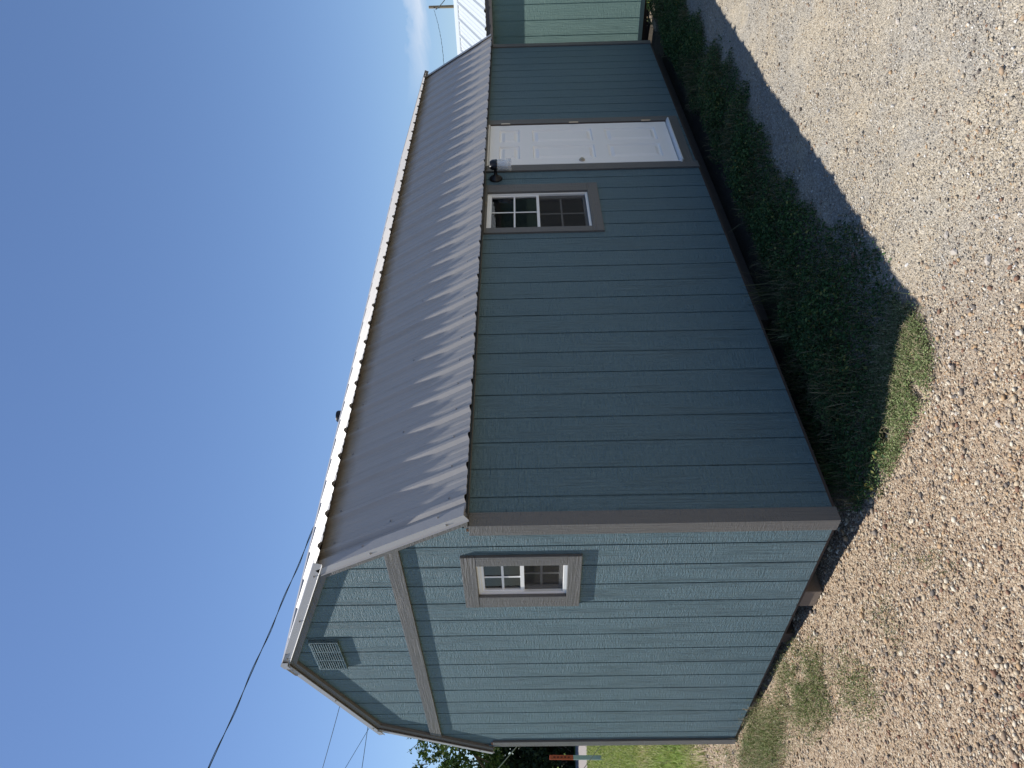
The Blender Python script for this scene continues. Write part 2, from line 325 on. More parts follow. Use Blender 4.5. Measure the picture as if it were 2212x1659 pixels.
def ground_mat():
    m = M('gravel_and_dirt'); sp = m.n('ShaderNodeSeparateXYZ'); m.l(m.pos, sp.inputs[0]); x, y = sp.outputs[0], sp.outputs[1]
    wob = m.math('MULTIPLY', m.math('SUBTRACT', m.noise(1.6, 4, .6), .5), 1.6)
    # grey crushed-stone drive (right of a line), tan pebbly soil (left)
    road = m.ramp(m.math('ADD', m.math('ADD', m.math('MULTIPLY', x, .75), m.math('MULTIPLY', y, -.65)), wob), [(.0, 0.0), (1.0, 1.0)])
    rd = m.n('ShaderNodeMapRange'); m.l(m.math('ADD', m.math('ADD', m.math('MULTIPLY', x, .75), m.math('MULTIPLY', y, -.65)), wob), rd.inputs[0]); rd.inputs[1].default_value = .35; rd.inputs[2].default_value = 1.35
    soil = m.ramp(m.noise(9, 5, .65), [(.3, (.28, .19, .125)), (.5, (.38, .275, .18)), (.72, (.46, .355, .245))])
    cell = m.voro(95, out='Color'); cs = m.n('ShaderNodeSeparateColor'); m.l(cell, cs.inputs[0])
    grit = m.ramp(cs.outputs[0], [(0, (.15, .11, .08)), (.3, (.29, .22, .155)), (.6, (.41, .33, .235)), (.85, (.52, .44, .33)), (1, (.60, .54, .44))])
    tan = m.mix(.62, soil, grit)
    g2 = m.ramp(cs.outputs[1], [(0, (.17, .155, .135)), (.3, (.28, .26, .22)), (.6, (.39, .36, .30)), (1, (.57, .53, .46))])
    grey = m.mix(.55, m.ramp(m.noise(2.2, 4, .6), [(.38, (.36, .33, .28)), (.60, (.50, .41, .28))]), g2)
    c = m.mix(rd.outputs[0], tan, grey)
    # shade under the shed, painted dark into the soil colour
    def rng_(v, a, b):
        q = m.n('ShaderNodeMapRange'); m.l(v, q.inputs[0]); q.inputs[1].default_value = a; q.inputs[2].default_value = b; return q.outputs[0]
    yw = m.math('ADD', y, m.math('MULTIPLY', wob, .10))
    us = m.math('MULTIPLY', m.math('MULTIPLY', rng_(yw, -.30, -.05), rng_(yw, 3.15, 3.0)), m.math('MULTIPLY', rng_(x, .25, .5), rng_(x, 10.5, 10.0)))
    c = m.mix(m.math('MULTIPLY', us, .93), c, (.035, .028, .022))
    lm = m.n('ShaderNodeMapRange'); m.l(m.math('ADD', y, m.math('MULTIPLY', wob, .4)), lm.inputs[0]); lm.inputs[1].default_value = 4.3; lm.inputs[2].default_value = 5.6
    lawn = m.mix(m.noise(6, 4, .6), (.09, .15, .025), (.17, .24, .05))
    yard = m.math('MULTIPLY', rng_(x, 1.3, 1.9), rng_(y, 9.5, 8.5))      # unseen bare ground behind the shed, added for warm bounce light
    c = m.mix(m.math('MULTIPLY', lm.outputs[0], m.math('SUBTRACT', 1.0, yard)), c, lawn)
    v1 = m.voro(95); v2 = m.voro(210); v3 = m.voro(38)
    h = m.math('ADD', m.math('ADD', m.math('MULTIPLY', v1, -1.0), m.math('MULTIPLY', v2, -.5)), m.math('MULTIPLY', v3, -.7))
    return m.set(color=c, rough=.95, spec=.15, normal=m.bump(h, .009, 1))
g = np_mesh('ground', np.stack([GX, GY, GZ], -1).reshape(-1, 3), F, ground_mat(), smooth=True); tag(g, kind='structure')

# stones ------------------------------------------------------
def ico():
    t = (1+5**.5)/2
    v = np.array([(-1, t, 0), (1, t, 0), (-1, -t, 0), (1, -t, 0), (0, -1, t), (0, 1, t), (0, -1, -t), (0, 1, -t), (t, 0, -1), (t, 0, 1), (-t, 0, -1), (-t, 0, 1)], float)
    v /= np.linalg.norm(v[0])
    f = np.array([(0, 11, 5), (0, 5, 1), (0, 1, 7), (0, 7, 10), (0, 10, 11), (1, 5, 9), (5, 11, 4), (11, 10, 2), (10, 7, 6), (7, 1, 8), (3, 9, 4), (3, 4, 2), (3, 2, 6), (3, 6, 8), (3, 8, 9), (4, 9, 5), (2, 4, 11), (6, 2, 10), (8, 6, 7), (9, 8, 1)])
    return v, f
IV, IF = ico()
def stones(name, P, S, mat, flat=(.35, .75), jit=.18, smooth=True, sink=.25):
    n = len(P); ang = rng.random(n)*6.283; el = rng.uniform(1, 1.7, n)
    fl = rng.uniform(*flat, n)
    V = IV[None]*(1+rng.uniform(-jit, jit, (n, 12, 1)))
    V = V*np.stack([S*el**.5, S/el**.5, S*fl], -1)[:, None, :]
    ti = rng.uniform(-.5, .5, n); c, s = np.cos(ti), np.sin(ti)
    X = V[..., 0]*c[:, None]-V[..., 2]*s[:, None]; Z = V[..., 0]*s[:, None]+V[..., 2]*c[:, None]; Y = V[..., 1]
    c, s = np.cos(ang)[:, None], np.sin(ang)[:, None]
    X, Y = X*c-Y*s, X*s+Y*c
    z0 = gz(P[:, 0], P[:, 1])+(smooth_noise(P[:, 0], P[:, 1], 14, 2)-.5)*.012
    V = np.stack([X+P[:, 0:1], Y+P[:, 1:2], Z+(z0+S*fl*(1-2*sink))[:, None]], -1)
    Fc = (IF[None]+(np.arange(n)*12)[:, None, None]).reshape(-1, 3)
    return np_mesh(name, V.reshape(-1, 3), Fc, mat, smooth=smooth)
CAM = np.array([-2.317, -3.244])
def scatter(n, x0, x1, y0, y1, keep):
    P = np.stack([rng.uniform(x0, x1, n), rng.uniform(y0, y1, n)], -1); return P[keep(P)]
def roadness(P):
    w = (smooth_noise(P[:, 0], P[:, 1], 1.6, 5)-.5)*1.2
    return np.clip((P[:, 0]*.75-P[:, 1]*.65+w-.35), 0, 1)
def inview(P, far=9):
    d = P-CAM; D = d@np.array([fw.x, fw.y]); a = d@np.array([rt.x, rt.y])
    return (D > 1.9) & (D < far) & (np.abs(a) < D*.60+.35)
def not_under(P): return ~((P[:, 0] > .28) & (P[:, 1] > -.12) & (P[:, 1] < 2.9))
def thin(P, d0):                                                   # fewer stones where they would be too small to see
    D = np.hypot(*(P-CAM).T); return rng.random(len(P)) < np.clip(d0/D, 0, 1)**1.7
P = scatter(430000, -2.2, 3.5, -3.3, 5.2, lambda P: inview(P, 8.5) & not_under(P) & thin(P, 3.4) & (rng.random(len(P)) > roadness(P)*.93))
S = np.clip(np.exp(rng.normal(math.log(.0039), .50, len(P))), .002, .0165)
S *= .8+.5*smooth_noise(P[:, 0], P[:, 1], 2.5, 8)
tag(stones('tan_pebbles', P, S, MAT['pebble']), 'loose rounded tan and brown pebbles scattered in front of the blue gable wall', 'pebbles', kind='stuff')
P = scatter(520000, -1.2, 9.5, -4.6, .2, lambda P: inview(P, 11) & not_under(P) & thin(P, 3.6) & (rng.random(len(P)) < roadness(P)*np.clip((smooth_noise(P[:, 0], P[:, 1], 1.9, 71)*.6+smooth_noise(P[:, 0], P[:, 1], 6, 72)*.4-.26)*4.5, .22, 1)))
S = np.clip(np.exp(rng.normal(math.log(.0028), .42, len(P))), .0016, .010)
tag(stones('crushed_gravel', P, S, MAT['crushed'], (.5, .9), .28, False, .2), 'fine grey crushed gravel covering the drive in front of the long shed wall', 'gravel', kind='stuff')

# ------------------------------------------------------------ plants
def inpoly(P, poly):
    x, y = P[:, 0], P[:, 1]; c = np.zeros(len(P), bool); n = len(poly)
    for i in range(n):
        (x1, y1), (x2, y2) = poly[i], poly[i-1]
        if y1 == y2: continue
        c ^= ((y1 > y) != (y2 > y)) & (x < (x2-x1)*(y-y1)/(y2-y1)+x1)
    return c
def leaves(P, z, size, up_bias=.9):
    n = len(P); nrm = rng.normal(size=(n, 3)); nrm[:, 2] = np.abs(nrm[:, 2])+up_bias; nrm /= np.linalg.norm(nrm, axis=1)[:, None]
    a = np.cross(nrm, rng.normal(size=(n, 3))); a /= np.linalg.norm(a, axis=1)[:, None]; b = np.cross(nrm, a)
    C = np.stack([P[:, 0], P[:, 1], z], -1); s = size[:, None]; w = s*rng.uniform(.45, .8, (n, 1))
    V = np.stack([C-a*s, C+b*w-a*s*.1, C+a*s+nrm*s*-.25, C-b*w-a*s*.1], 1)
    return V.reshape(-1, 3), (np.arange(n*4).reshape(n, 4))
def blades(P, z0, h, w, lean=.5):
    n = len(P); an = rng.random(n)*6.283; d = np.stack([np.cos(an), np.sin(an), np.zeros(n)], -1)
    sd = np.stack([-np.sin(an), np.cos(an), np.zeros(n)], -1)*w[:, None]
    L = (rng.uniform(.1, 1, n)*lean)[:, None]; B = np.stack([P[:, 0], P[:, 1], z0], -1); up_ = np.array([0, 0, 1.])
    hh = h[:, None]; p1 = B+up_*hh*.5+d*hh*L*.3; p2 = B+up_*hh*.85+d*hh*L*.8; p3 = B+up_*hh*(1-.25*L)+d*hh*L*1.35
    V = np.stack([B-sd, B+sd, p1-sd*.9, p1+sd*.9, p2-sd*.6, p2+sd*.6, p3-sd*.1, p3+sd*.1], 1).reshape(-1, 3)
    o = (np.arange(n)*8)[:, None]
    F = np.concatenate([o+np.array([[0, 1, 3, 2]]), o+np.array([[2, 3, 5, 4]]), o+np.array([[4, 5, 7, 6]])], 0)
    return V, F
def merge(*parts):
    V = []; F = []; n = 0
    for v, f in parts: V.append(v); F.append(f+n); n += len(v)
    return np.concatenate(V), np.concatenate(F)
WIN = [(9.9, -.4), (8.3, -.3), (7.3, -.10), (6.6, -.06), (5.4, -.08), (4.4, -.16), (3.5, -.13), (2.9, -.12), (2.35, -.06), (1.98, .0), (1.62, .14), (1.3, .24), (.99, .28), (.67, .28), (.42, .25)]
WOUT = [(.12, .05), (.16, -.2), (.3, -.42), (.44, -.68), (.58, -.98), (.77, -1.04), (.93, -1.06), (1.25, -.97), (1.57, -.86), (1.96, -.72), (2.26, -.78), (2.84, -.76), (3.35, -.84), (3.72, -.86), (4.04, -.9), (5.1, -.78), (6.5, -.74), (8.5, -.7), (9.9, -.75)]
poly = WIN+WOUT
wk = lambda P: inpoly(P+rng.normal(size=P.shape)*.035+np.stack([(smooth_noise(P[:, 0], P[:, 1], 5, 3)-.5)*.3, (smooth_noise(P[:, 0], P[:, 1], 5, 4)-.5)*.22], -1), poly)
P = scatter(190000, .05, 9.9, -1.2, .4, wk)
lush = smooth_noise(P[:, 0], P[:, 1], 2.6, 11)*.6+smooth_noise(P[:, 0], P[:, 1], 8, 12)*.4
edge = np.clip((P[:, 1]+1.0)/.5, .12, 1)*np.clip((.12-P[:, 1])/.25, .35, 1)                           # tall by the wall, low at the drive
hc = (.03+.13*lush)*edge*(1-.35*(P[:, 0] < .6))
k = rng.random(len(P)) < (.35+.65*np.clip(lush*1.5*edge**.4, 0, 1))
P, hc, edge = P[k], hc[k], edge[k]
v1 = leaves(P, gz(P[:, 0], P[:, 1])+hc*rng.uniform(.25, 1.05, len(P)), rng.uniform(.005, .014, len(P))*(.8+hc*3))
P2 = scatter(42000, .05, 9.9, -1.2, .4, wk)
e2 = np.clip((P2[:, 1]+1.05)/.6, .2, 1); l2 = smooth_noise(P2[:, 0], P2[:, 1], 3.1, 21)
v2 = blades(P2, gz(P2[:, 0], P2[:, 1])-.005, (.04+.13*l2*rng.random(len(P2)))*(e2*.8+.2)*1.3, rng.uniform(.0011, .0024, len(P2)), .9)
o = np_mesh('weed_bed', *v1, MAT['weed']); tag(o, 'dense dark green weeds growing in the shade along the foot of the long wall', 'weeds', kind='stuff')
o = np_mesh('grass_strip', *v2, MAT['dryblade']); tag(o, 'thin green and dry grass blades rising among the shaded weeds by the long wall', 'grass', kind='stuff')
# tall seedy grass leaning on the wall near the gap
def tuft(name, x, y, n, h, r, mat, label, leafn=0, cat='grass tuft', lsz=.008, w=.0016, lean=.8, kind=None):
    P = np.array([x, y])+rng.normal(size=(n, 2))*r; z0 = gz(P[:, 0], P[:, 1])-.004
    parts = [blades(P, z0, h*rng.uniform(.45, 1.1, n), rng.uniform(.6, 1.3, n)*w, lean)]
    if leafn:
        Q = np.array([x, y])+rng.normal(size=(leafn, 2))*r*1.1
        parts.append(leaves(Q, gz(Q[:, 0], Q[:, 1])+h*rng.uniform(.1, .6, leafn), rng.uniform(.6, 1.4, leafn)*lsz))
    V, F = merge(*parts); o = np_mesh(name, V, F, mat); return tag(o, label, cat, kind=kind)
tuft('grass_clump', 2.02, -.02, 70, .30, .07, MAT['dryblade'], 'tall pale seeding grass leaning on the long wall right of the weed bed gap', 0)
tuft('grass_clump', 1.55, -.03, 60, .24, .06, MAT['dryblade'], 'shorter pale grass clump touching the long wall nearer the corner')
tuft('broadleaf_weed', 1.42, -.12, 16, .16, .02, MAT['blade'], 'single bright green star-shaped weed standing in the dark weed bed', 10, 'weed', .02, .006, 1.0)
tuft('grass_clump', .36, .10, 70, .14, .07, MAT['weed'], 'dark low grass clump under the near corner of the long wall')
tuft('seedling', .02, -.2, 7, .05, .008, MAT['blade'], 'tiny bright seedling at the shadow edge beside the near corner of the shed', 8, 'seedling', .010, .003, .9)
# sunlit patch
SP = [(.56, -1.00), (.57, -.88), (.54, -.75), (.50, -.62), (.41, -.50), (.33, -.33), (.2, -.20), (.11, -.17), (.06, -.27), (.05, -.42), (.10, -.60), (.09, -.72), (.08, -.86), (.13, -.97), (.22, -1.03), (.36, -1.05), (.48, -1.05)]
P = scatter(64000, 0, .75, -1.2, -.1, lambda P: inpoly(P+rng.normal(size=P.shape)*.032, SP) & (smooth_noise(P[:, 0], P[:, 1], 11, 31) > .10+rng.random(len(P))*.25))
g_ = np.clip((P[:, 0]-.15)/.3, 0, 1)
Q = P[rng.random(len(P)) < .26*g_+.10]
tag(np_mesh('clover_patch', *leaves(P, gz(P[:, 0], P[:, 1])+rng.uniform(.004, .035, len(P)), rng.uniform(.003, .0065, len(P))), MAT['clover']), 'low green clover leaves filling the sunlit patch at the shadow edge', 'clover', kind='stuff')
v = blades(Q, gz(Q[:, 0], Q[:, 1])-.003, rng.uniform(.02, .065, len(Q)), rng.uniform(.0008, .0016, len(Q)), 1.1)
tag(np_mesh('grass_patch', *v, MAT['blade']), 'sunlit green grass patch at the edge of the building shadow on the gravel', 'grass', kind='stuff')
def patch(name, pl, n, mat, label, hgt=.03, lo=.3, seed=41):
    pl = np.array(pl); mn, mx = pl.min(0)-.1, pl.max(0)+.1
    P = scatter(n, mn[0], mx[0], mn[1], mx[1], lambda P: inpoly(P+rng.normal(size=P.shape)*.10, pl) & (smooth_noise(P[:, 0], P[:, 1], 6.5, seed)*.7+smooth_noise(P[:, 0], P[:, 1], 26, seed+1)*.3 > lo+.17+rng.normal(size=len(P))*.04))
    Q = P[::3]
    v = merge(leaves(P, gz(P[:, 0], P[:, 1])+rng.uniform(.003, hgt, len(P)), rng.uniform(.003, .0065, len(P))), blades(Q, gz(Q[:, 0], Q[:, 1])-.003, rng.uniform(.4, 1.6, len(Q))*hgt, rng.uniform(.0008, .0015, len(Q)), 1.3))
    return tag(np_mesh(name, *v, mat), label, 'ground creeper', kind='stuff')
A = [(-.02, 1.74), (-.08, 1.44), (-.21, 1.16), (-.38, 1.07), (-.49, 1.15), (-.48, 1.39), (-.34, 1.7), (-.16, 1.83)]
B = [(-.39, .92), (-.51, .63), (-.64, .56), (-.67, .65), (-.54, .96)]
Cc = [(-.02, 2.55), (-.14, 2.15), (-.22, 1.9), (-.36, 1.95), (-.45, 2.34), (-.25, 2.85), (-.05, 3.0)]
patch('creeper_patch', A, 24000, MAT['olive'], 'largest olive green creeper patch on the pebbles in front of the gable', .04, .2)
patch('creeper_patch', B, 8000, MAT['olive'], 'smaller greyish creeper patch on the pebbles nearer the camera than the large one', .03, .24)
patch('creeper_patch', Cc, 26000, MAT['olive'], 'straggling creeper strip on the pebbles at the far end of the gable foot', .05, .22)
patch('creeper_patch', [(-.95, 1.6), (-1.1, 1.0), (-1.35, 1.1), (-1.2, 1.8)], 6000, MAT['olive'], 'faint thin creeper on the pebbles at the outer left of the yard', .025, .42)
patch('creeper_patch', [(-.36, .3), (-.46, .12), (-.58, .14), (-.54, .32), (-.44, .36)], 3000, MAT['blade'], 'small sparse green sprig patch in open pebbles opposite the gable window', .035, .33)
patch('creeper_patch', [(-.30, -.28), (-.44, -.44), (-.54, -.38), (-.5, -.2), (-.36, -.15)], 3800, MAT['blade'], 'sparse green sprig patch in open pebbles opposite the near corner', .035, .33)
patch('creeper_patch', [(-.10, -.12), (-.2, -.24), (-.28, -.2), (-.2, -.06)], 700, MAT['olive'], 'tiny olive sprig between the near corner and the green sprig patch', .03, .4)
patch('creeper_patch', [(.02, 3.0), (-.2, 2.75), (-.4, 3.2), (-.2, 3.9), (.25, 4.5), (.5, 4.3)], 12000, MAT['olive'], 'mixed dry and green creeper beyond the far gable corner', .05, .4)
patch('creeper_patch', [(.15, 2.45), (-.02, 2.3), (-.04, 2.6), (.1, 2.75)], 1600, MAT['blade'], 'green weed tuft poking from under the far end of the gable wall', .11, .2)

# individually placed larger stones
for i, (x, y, s, lb) in enumerate([(1.49, -2.02, .026, 'pale grey stone far out on the grey drive'), (1.31, -2.05, .022, 'off-white stone beside the pale grey one far out on the drive'),
        (1.52, -1.21, .018, 'brownish stone just outside the shadow edge on the drive'), (.46, -1.46, .026, 'rust tan stone on the drive opposite the shadow corner'),
        (.14, -1.54, .035, 'large pale flat stone on the drive nearest the camera'), (.34, -1.45, .030, 'long cream stone between rust tan and large pale ones'),
        (.21, -1.70, .022, 'dark blue grey stone on the near drive'), (.70, -1.07, .024, 'pale slate stone lying in the shadow by its corner'),
        (-.35, -1.11, .026, 'cream rounded stone on tan soil left of the drive'), (.03, -1.07, .022, 'white stone at the outer tip of the sunlit grass'),
        (-.13, -.94, .017, 'white lump between grass patch and cream stone'), (.10, -1.20, .022, 'grey angular stone beyond the sunlit grass')]):
    tag(stones('stone', np.array([[x, y]]), np.array([s*.62]), MAT['bigstone'], (.45, .6), .22, False, .3), lb, 'stone', group='larger stones lying on the gravel')

# ------------------------------------------------------------ wall panels with real grooves
GR, GD = .011, .006
def wall(name, tf, L, top, breaks, opens, grooves, mat, parent, depth=0, z0=0.0):
    bs = {0.0, L}
    for g_ in grooves: bs |= {g_-GR/2, g_+GR/2}
    for a in opens: bs |= {a[0], a[1]}
    for b in breaks: bs.add(b)
    bs = sorted(b for b in bs if 0 <= b <= L); mb = MB(); prev = None
    for s0, s1 in zip(bs, bs[1:]):
        if s1-s0 < 1e-5: continue
        mid = (s0+s1)/2; d = depth+(GD if any(abs(mid-g_) < GR/2 for g_ in grooves) else 0)
        iv = [(z0, None)]
        for (a, b, c, e) in sorted(opens, key=lambda q: q[2]):
            if a < mid < b:
                lo, _ = iv.pop(); iv += [(lo, c), (e, None)]
        for lo, hi in iv:
            ha, hb = (top(s0), top(s1)) if hi is None else (hi, hi)
            if hi is None and max(ha, hb) <= lo: continue
            mb.add([tf(s0, d, lo), tf(s1, d, lo), tf(s1, d, hb), tf(s0, d, ha)], [(0, 1, 2, 3)])
            if prev is not None and abs(prev-d) > 1e-6:
                mb.add([tf(s0, prev, lo), tf(s0, d, lo), tf(s0, d, ha), tf(s0, prev, ha)], [(0, 1, 2, 3)])
        prev = d
    return mb.build(name, mat, parent, fix=False)

# shed dimensions
SW, SL, SID, HZ = 3.09, 7.36, .018, 1.99
CY = 1.545
EAVE = (-.098, 1.985); KNEE = (.412, 2.880); TIP = (.325, 2.858); PEAK = (CY, 3.335)
shed = empty('storage_shed'); tag(shed, 'blue-grey lofted shed with gambrel grey metal roof, white door and two windows', 'shed')
tf_g = lambda s, d, z: (SID+d, s, z)            # gable wall, faces -X
tf_l = lambda s, d, z: (s, SID+d, z)            # long wall, faces -Y
def roof_z(y):
    y = y if y < CY else 2*CY-y
    a = (y-EAVE[0])/(KNEE[0]-EAVE[0])*(KNEE[1]-EAVE[1])+EAVE[1]; b = TIP[1]+(y-TIP[0])*(PEAK[1]-TIP[1])/(PEAK[0]-TIP[0])
    return min(a, b)
ggr = [.2217+.2032*i for i in range(14)]
lgr = [.2043+.2032*i for i in range(36) if .2043+.2032*i < SL-.09]
GW = (.395, .735, 1.43, 1.96); LW = (3.0, 3.6, 1.065, 1.955); DR = (4.10, 5.0, .15, 2.0)
kb = [KNEE[0]-.02, CY, 2*CY-KNEE[0]+.02]
wall('gable_wall', tf_g, SW, lambda s: roof_z(min(max(s, .01), SW-.01))-.02, kb, [GW], ggr, MAT['siding'], shed)
wall('long_wall', tf_l, SL, lambda s: HZ+.02, [], [LW, DR], lgr, MAT['siding'], shed)
wall('far_gable_wall', lambda s, d, z: (SL-SID-d, s, z), SW, lambda s: roof_z(min(max(s, .01), SW-.01))-.02, kb, [], ggr, MAT['siding'], shed)
RW = (1.2, 2.0, .9, 1.8); RW2 = (3.3, 4.2, .8, 1.8)
wall('rear_wall', lambda s, d, z: (s, SW-SID-d, z), SL, lambda s: HZ+.02, [], [RW, RW2], lgr, MAT['siding'], shed)
il = lambda q: [(q[0], q[1], q[2], q[3])]
wall('interior_gable_lining', tf_g, SW, lambda s: roof_z(min(max(s, .01), SW-.01))-.04, kb, [GW], [], MAT['osb'], shed, depth=.03)
wall('interior_long_lining', tf_l, SL, lambda s: HZ, [], [LW, DR], [], MAT['osb'], shed, depth=.03)
wall('interior_rear_lining', lambda s, d, z: (s, SW-SID-d, z), SL, lambda s: HZ, [], [RW, RW2], [], MAT['osb'], shed, depth=.03)
wall('interior_far_lining', lambda s, d, z: (SL-SID-d, s, z), SW, lambda s: roof_z(min(max(s, .01), SW-.01))-.04, kb, [], [], MAT['osb'], shed, depth=.03)
MB().box(.04, SL-.04, .05, SW-.05, .03, .06).build('floor_deck', MAT['dark_floor'], shed)
MB().box(.03, SL-.03, .03, SW-.03, -.022, .028).build('floor_frame', MAT['rim'], shed)
for y0 in (.16, 1.35, 2.30):
    MB().box(.06 if y0 > .5 else 1.9, SL-.02, y0, y0+.12, -.15, -.023).build('skid', MAT['rim'], shed, bevel=.004)
for y0, w_, z_ in ((.78, .17, -.13), (2.36, .18, -.115)):
    MB().box(.035, .50, y0, y0+w_, z_, -.024).build('support_block', MAT['treated'], shed, bevel=.004)
# interior framing seen through the windows
for x in np.arange(.6, 7.2, .61):
    for s_ in (0, 1):
        y0 = .055 if s_ == 0 else SW-.14
        if s_ == 0 and (2.95 < x < 3.65 or 4.0 < x < 5.1): continue
        MB().box(x, x+.038, y0, y0+.085, .06, 1.95).build('wall_stud', MAT['stud'], shed)
for x in (1.2, 2.4, 5.4, 6.6): MB().box(x, x+.04, .1, SW-.1, 1.98, 2.07).build('loft_joist', MAT['stud'], shed)
MB().box(5.5, 5.52, .08, SW-.08, .06, 1.97).build('interior_partition', plain('reddish_interior_boards', (.62, .27, .18), .7, nscale=12, vary=.3), shed)

MB().box(.14, .17, .60, .74, 1.40, 1.97).build('interior_brace', MAT['osb'], shed)
MB().box(3.02, 3.62, .12, .15, 1.80, 1.93).build('interior_header', MAT['osb'], shed)
MB().box(3.36, 3.52, .22, .25, 1.30, 1.80).build('interior_post', MAT['osb'], shed)
# corner boards: L-shaped
T = .018
def lpoly(x0, y0, sx, sy, w=.09):
    p = [(0, 0), (w, 0), (w, T), (T, T), (T, w), (0, w)]
    return [(x0+sx*a, y0+sy*b) for a, b in p]
for (x0, y0, sx, sy) in ((0, 0, 1, 1), (0, SW, 1, -1), (SL, 0, -1, 1), (SL, SW, -1, -1)):
    top = 1.975
    MB().prism(lpoly(x0, y0, sx, sy), 2, -.012, top).build('corner_board', MAT['trim'], shed, bevel=.002)

# roof metal -------------------------------------------------
def rib_profile(x0, x1, first, pitch=.2286, rh=.019):
    pts = []; k0 = math.floor((x0-first)/pitch)-1
    x = [(x0, 0)]
    for k in range(k0, k0+int((x1-x0)/pitch)+4):
        c = first+k*pitch
        for dx, h in ((-.031, 0), (-.010, rh), (.010, rh), (.031, 0), (.066, 0), (.074, .0035), (.090, .0035), (.098, 0), (.131, 0), (.139, .0035), (.155, .0035), (.163, 0)):
            if x0+.001 < c+dx < x1-.001: x.append((c+dx, h))
    x.append((x1, 0)); return x
def roof_panel(name, A, Bp, x0, x1, first, mat, parent, rows=40, seed=0, wav=.0009, axis='x', flip=1, rh=.019):
    """sheet from A (low) to B (high) in (y,z)"""
    pr = rib_profile(x0, x1, first, rh=rh); A = np.array(A); Bq = np.array(Bp); d = Bq-A; L = np.hypot(*d); d = d/L; n = np.array([-d[1], d[0]]);
    if n[1] < 0: n = -n
    px = np.array([p[0] for p in pr]); ph = np.array([p[1] for p in pr]); t = np.linspace(0, L, rows)
    TT, XX = np.meshgrid(t, px, indexing='ij'); H = np.tile(ph, (rows, 1))
    w = ((smooth_noise(XX*1.0, TT, 5.0, seed)-.5)*2+(smooth_noise(XX, TT*.6, 13, seed+3)-.5)*1.0)*wav*(H < rh*.7)
    H = H+w
    Y = A[0]+d[0]*TT+n[0]*H; Z = A[1]+d[1]*TT+n[1]*H
    if axis == 'x': V = np.stack([XX, Y, Z], -1)
    else: V = np.stack([Y, XX, Z], -1)
    k = len(px); id_ = np.arange(rows*k).reshape(rows, k)
    F = np.stack([id_[:-1, :-1], id_[:-1, 1:], id_[1:, 1:], id_[1:, :-1]], -1).reshape(-1, 4)
    if (flip < 0) != (axis != 'x'): F = F[:, ::-1]
    o = np_mesh(name, V.reshape(-1, 3), F, mat, parent)
    sm = o.modifiers.new('thickness', 'SOLIDIFY'); sm.thickness = .0016; sm.offset = -1
    return o
mir = lambda p: (2*CY-p[0], p[1])
RX0, RX1, RF = -.008, SL+.03, .113
roof_panel('lower_roof_panel', EAVE, KNEE, RX0, RX1, RF, MAT['metal_lower'], shed, 44, 3, wav=.0007)
roof_panel('upper_roof_panel', TIP, PEAK, RX0, RX1, RF, MAT['metal'], shed, 30, 9, wav=.0006)
roof_panel('lower_roof_panel', mir(EAVE), mir(KNEE), RX0, RX1, RF, MAT['metal'], shed, 8, 13, flip=-1)
roof_panel('upper_roof_panel', mir(TIP), mir(PEAK), RX0, RX1, RF, MAT['metal'], shed, 8, 19, flip=-1)
def slope_prism(name, A, Bp, up_, dn, x0, x1, mat, ext=(0, 0), bevel=0):
    A = np.array(A, float); Bq = np.array(Bp, float); d = Bq-A; d /= np.hypot(*d); n = np.array([-d[1], d[0]])
    if n[1] < 0: n = -n
    A = A-d*ext[0]; Bq = Bq+d*ext[1]
    q = [A+n*up_, Bq+n*up_, Bq-n*dn, A-n*dn]
    return MB().prism([tuple(p) for p in q], 0, x0, x1).build(name, mat, shed, bevel=bevel)
# ridge cap
sl = (PEAK[1]-TIP[1])/(PEAK[0]-TIP[0])
def cap(name, cy, pz, s_, hw, rise, x0, x1, mat, par, axis=0):
    q = [(cy-hw-.006, pz-s_*hw+rise-.016), (cy-hw, pz-s_*hw+rise), (cy-.012, pz+rise-.002), (cy, pz+rise+.004), (cy+.012, pz+rise-.002), (cy+hw, pz-s_*hw+rise), (cy+hw+.006, pz-s_*hw+rise-.016)]
    lowq = [(a, b-.0016) for a, b in q][::-1]
    return MB().prism(q+lowq, axis, x0, x1).build(name, mat, par)
cap('ridge_cap', CY, PEAK[1], sl, .15, .0215, -.022, SL+.04, MAT['metal_trim'], shed)
# rake trims: folded sheet with face and top flange
def rake(A, Bp, ext=(0, 0), far=False):
    A = np.array(A, float); Bq = np.array(Bp, float); d = Bq-A; d /= np.hypot(*d); n = np.array([-d[1], d[0]])
    if n[1] < 0: n = -n
    A = A-d*ext[0]; Bq = Bq+d*ext[1]; xo = -.014 if not far else SL+.036; s_ = 1 if not far else -1
    sec = [(xo-.008*s_, -.030), (xo, -.026), (xo, .021), (xo+.062*s_, .021), (xo+.062*s_, .0195), (xo+.0016*s_, .0195), (xo+.0016*s_, -.0268), (xo-.0072*s_, -.0314)]
    vs = []
    for Pq in (A, Bq):
        for x, h in sec: vs.append((x, Pq[0]+n[0]*h, Pq[1]+n[1]*h))
    k = len(sec); fs = [(i, (i+1) % k, k+(i+1) % k, k+i) for i in range(k)]+[tuple(range(k))[::-1], tuple(range(k, 2*k))]
    return MB().add(vs, fs).build('rake_trim', MAT['metal_trim'], shed)
for far in (False, True):
    rake(EAVE, KNEE, (.004, -.012), far); rake(TIP, PEAK, (.010, .004), far)
    rake(mir(EAVE), mir(KNEE), (.004, -.012), far); rake(mir(TIP), mir(PEAK), (.010, .002), far)
MB().prism([(CY-.045, PEAK[1]-.035), (CY, PEAK[1]-.022), (CY+.045, PEAK[1]-.035), (CY+.045, PEAK[1]+.010), (CY, PEAK[1]+.0275), (CY-.045, PEAK[1]+.010)], 0, -.026, -.0235).build('peak_cover', MAT['metal_trim'], shed)
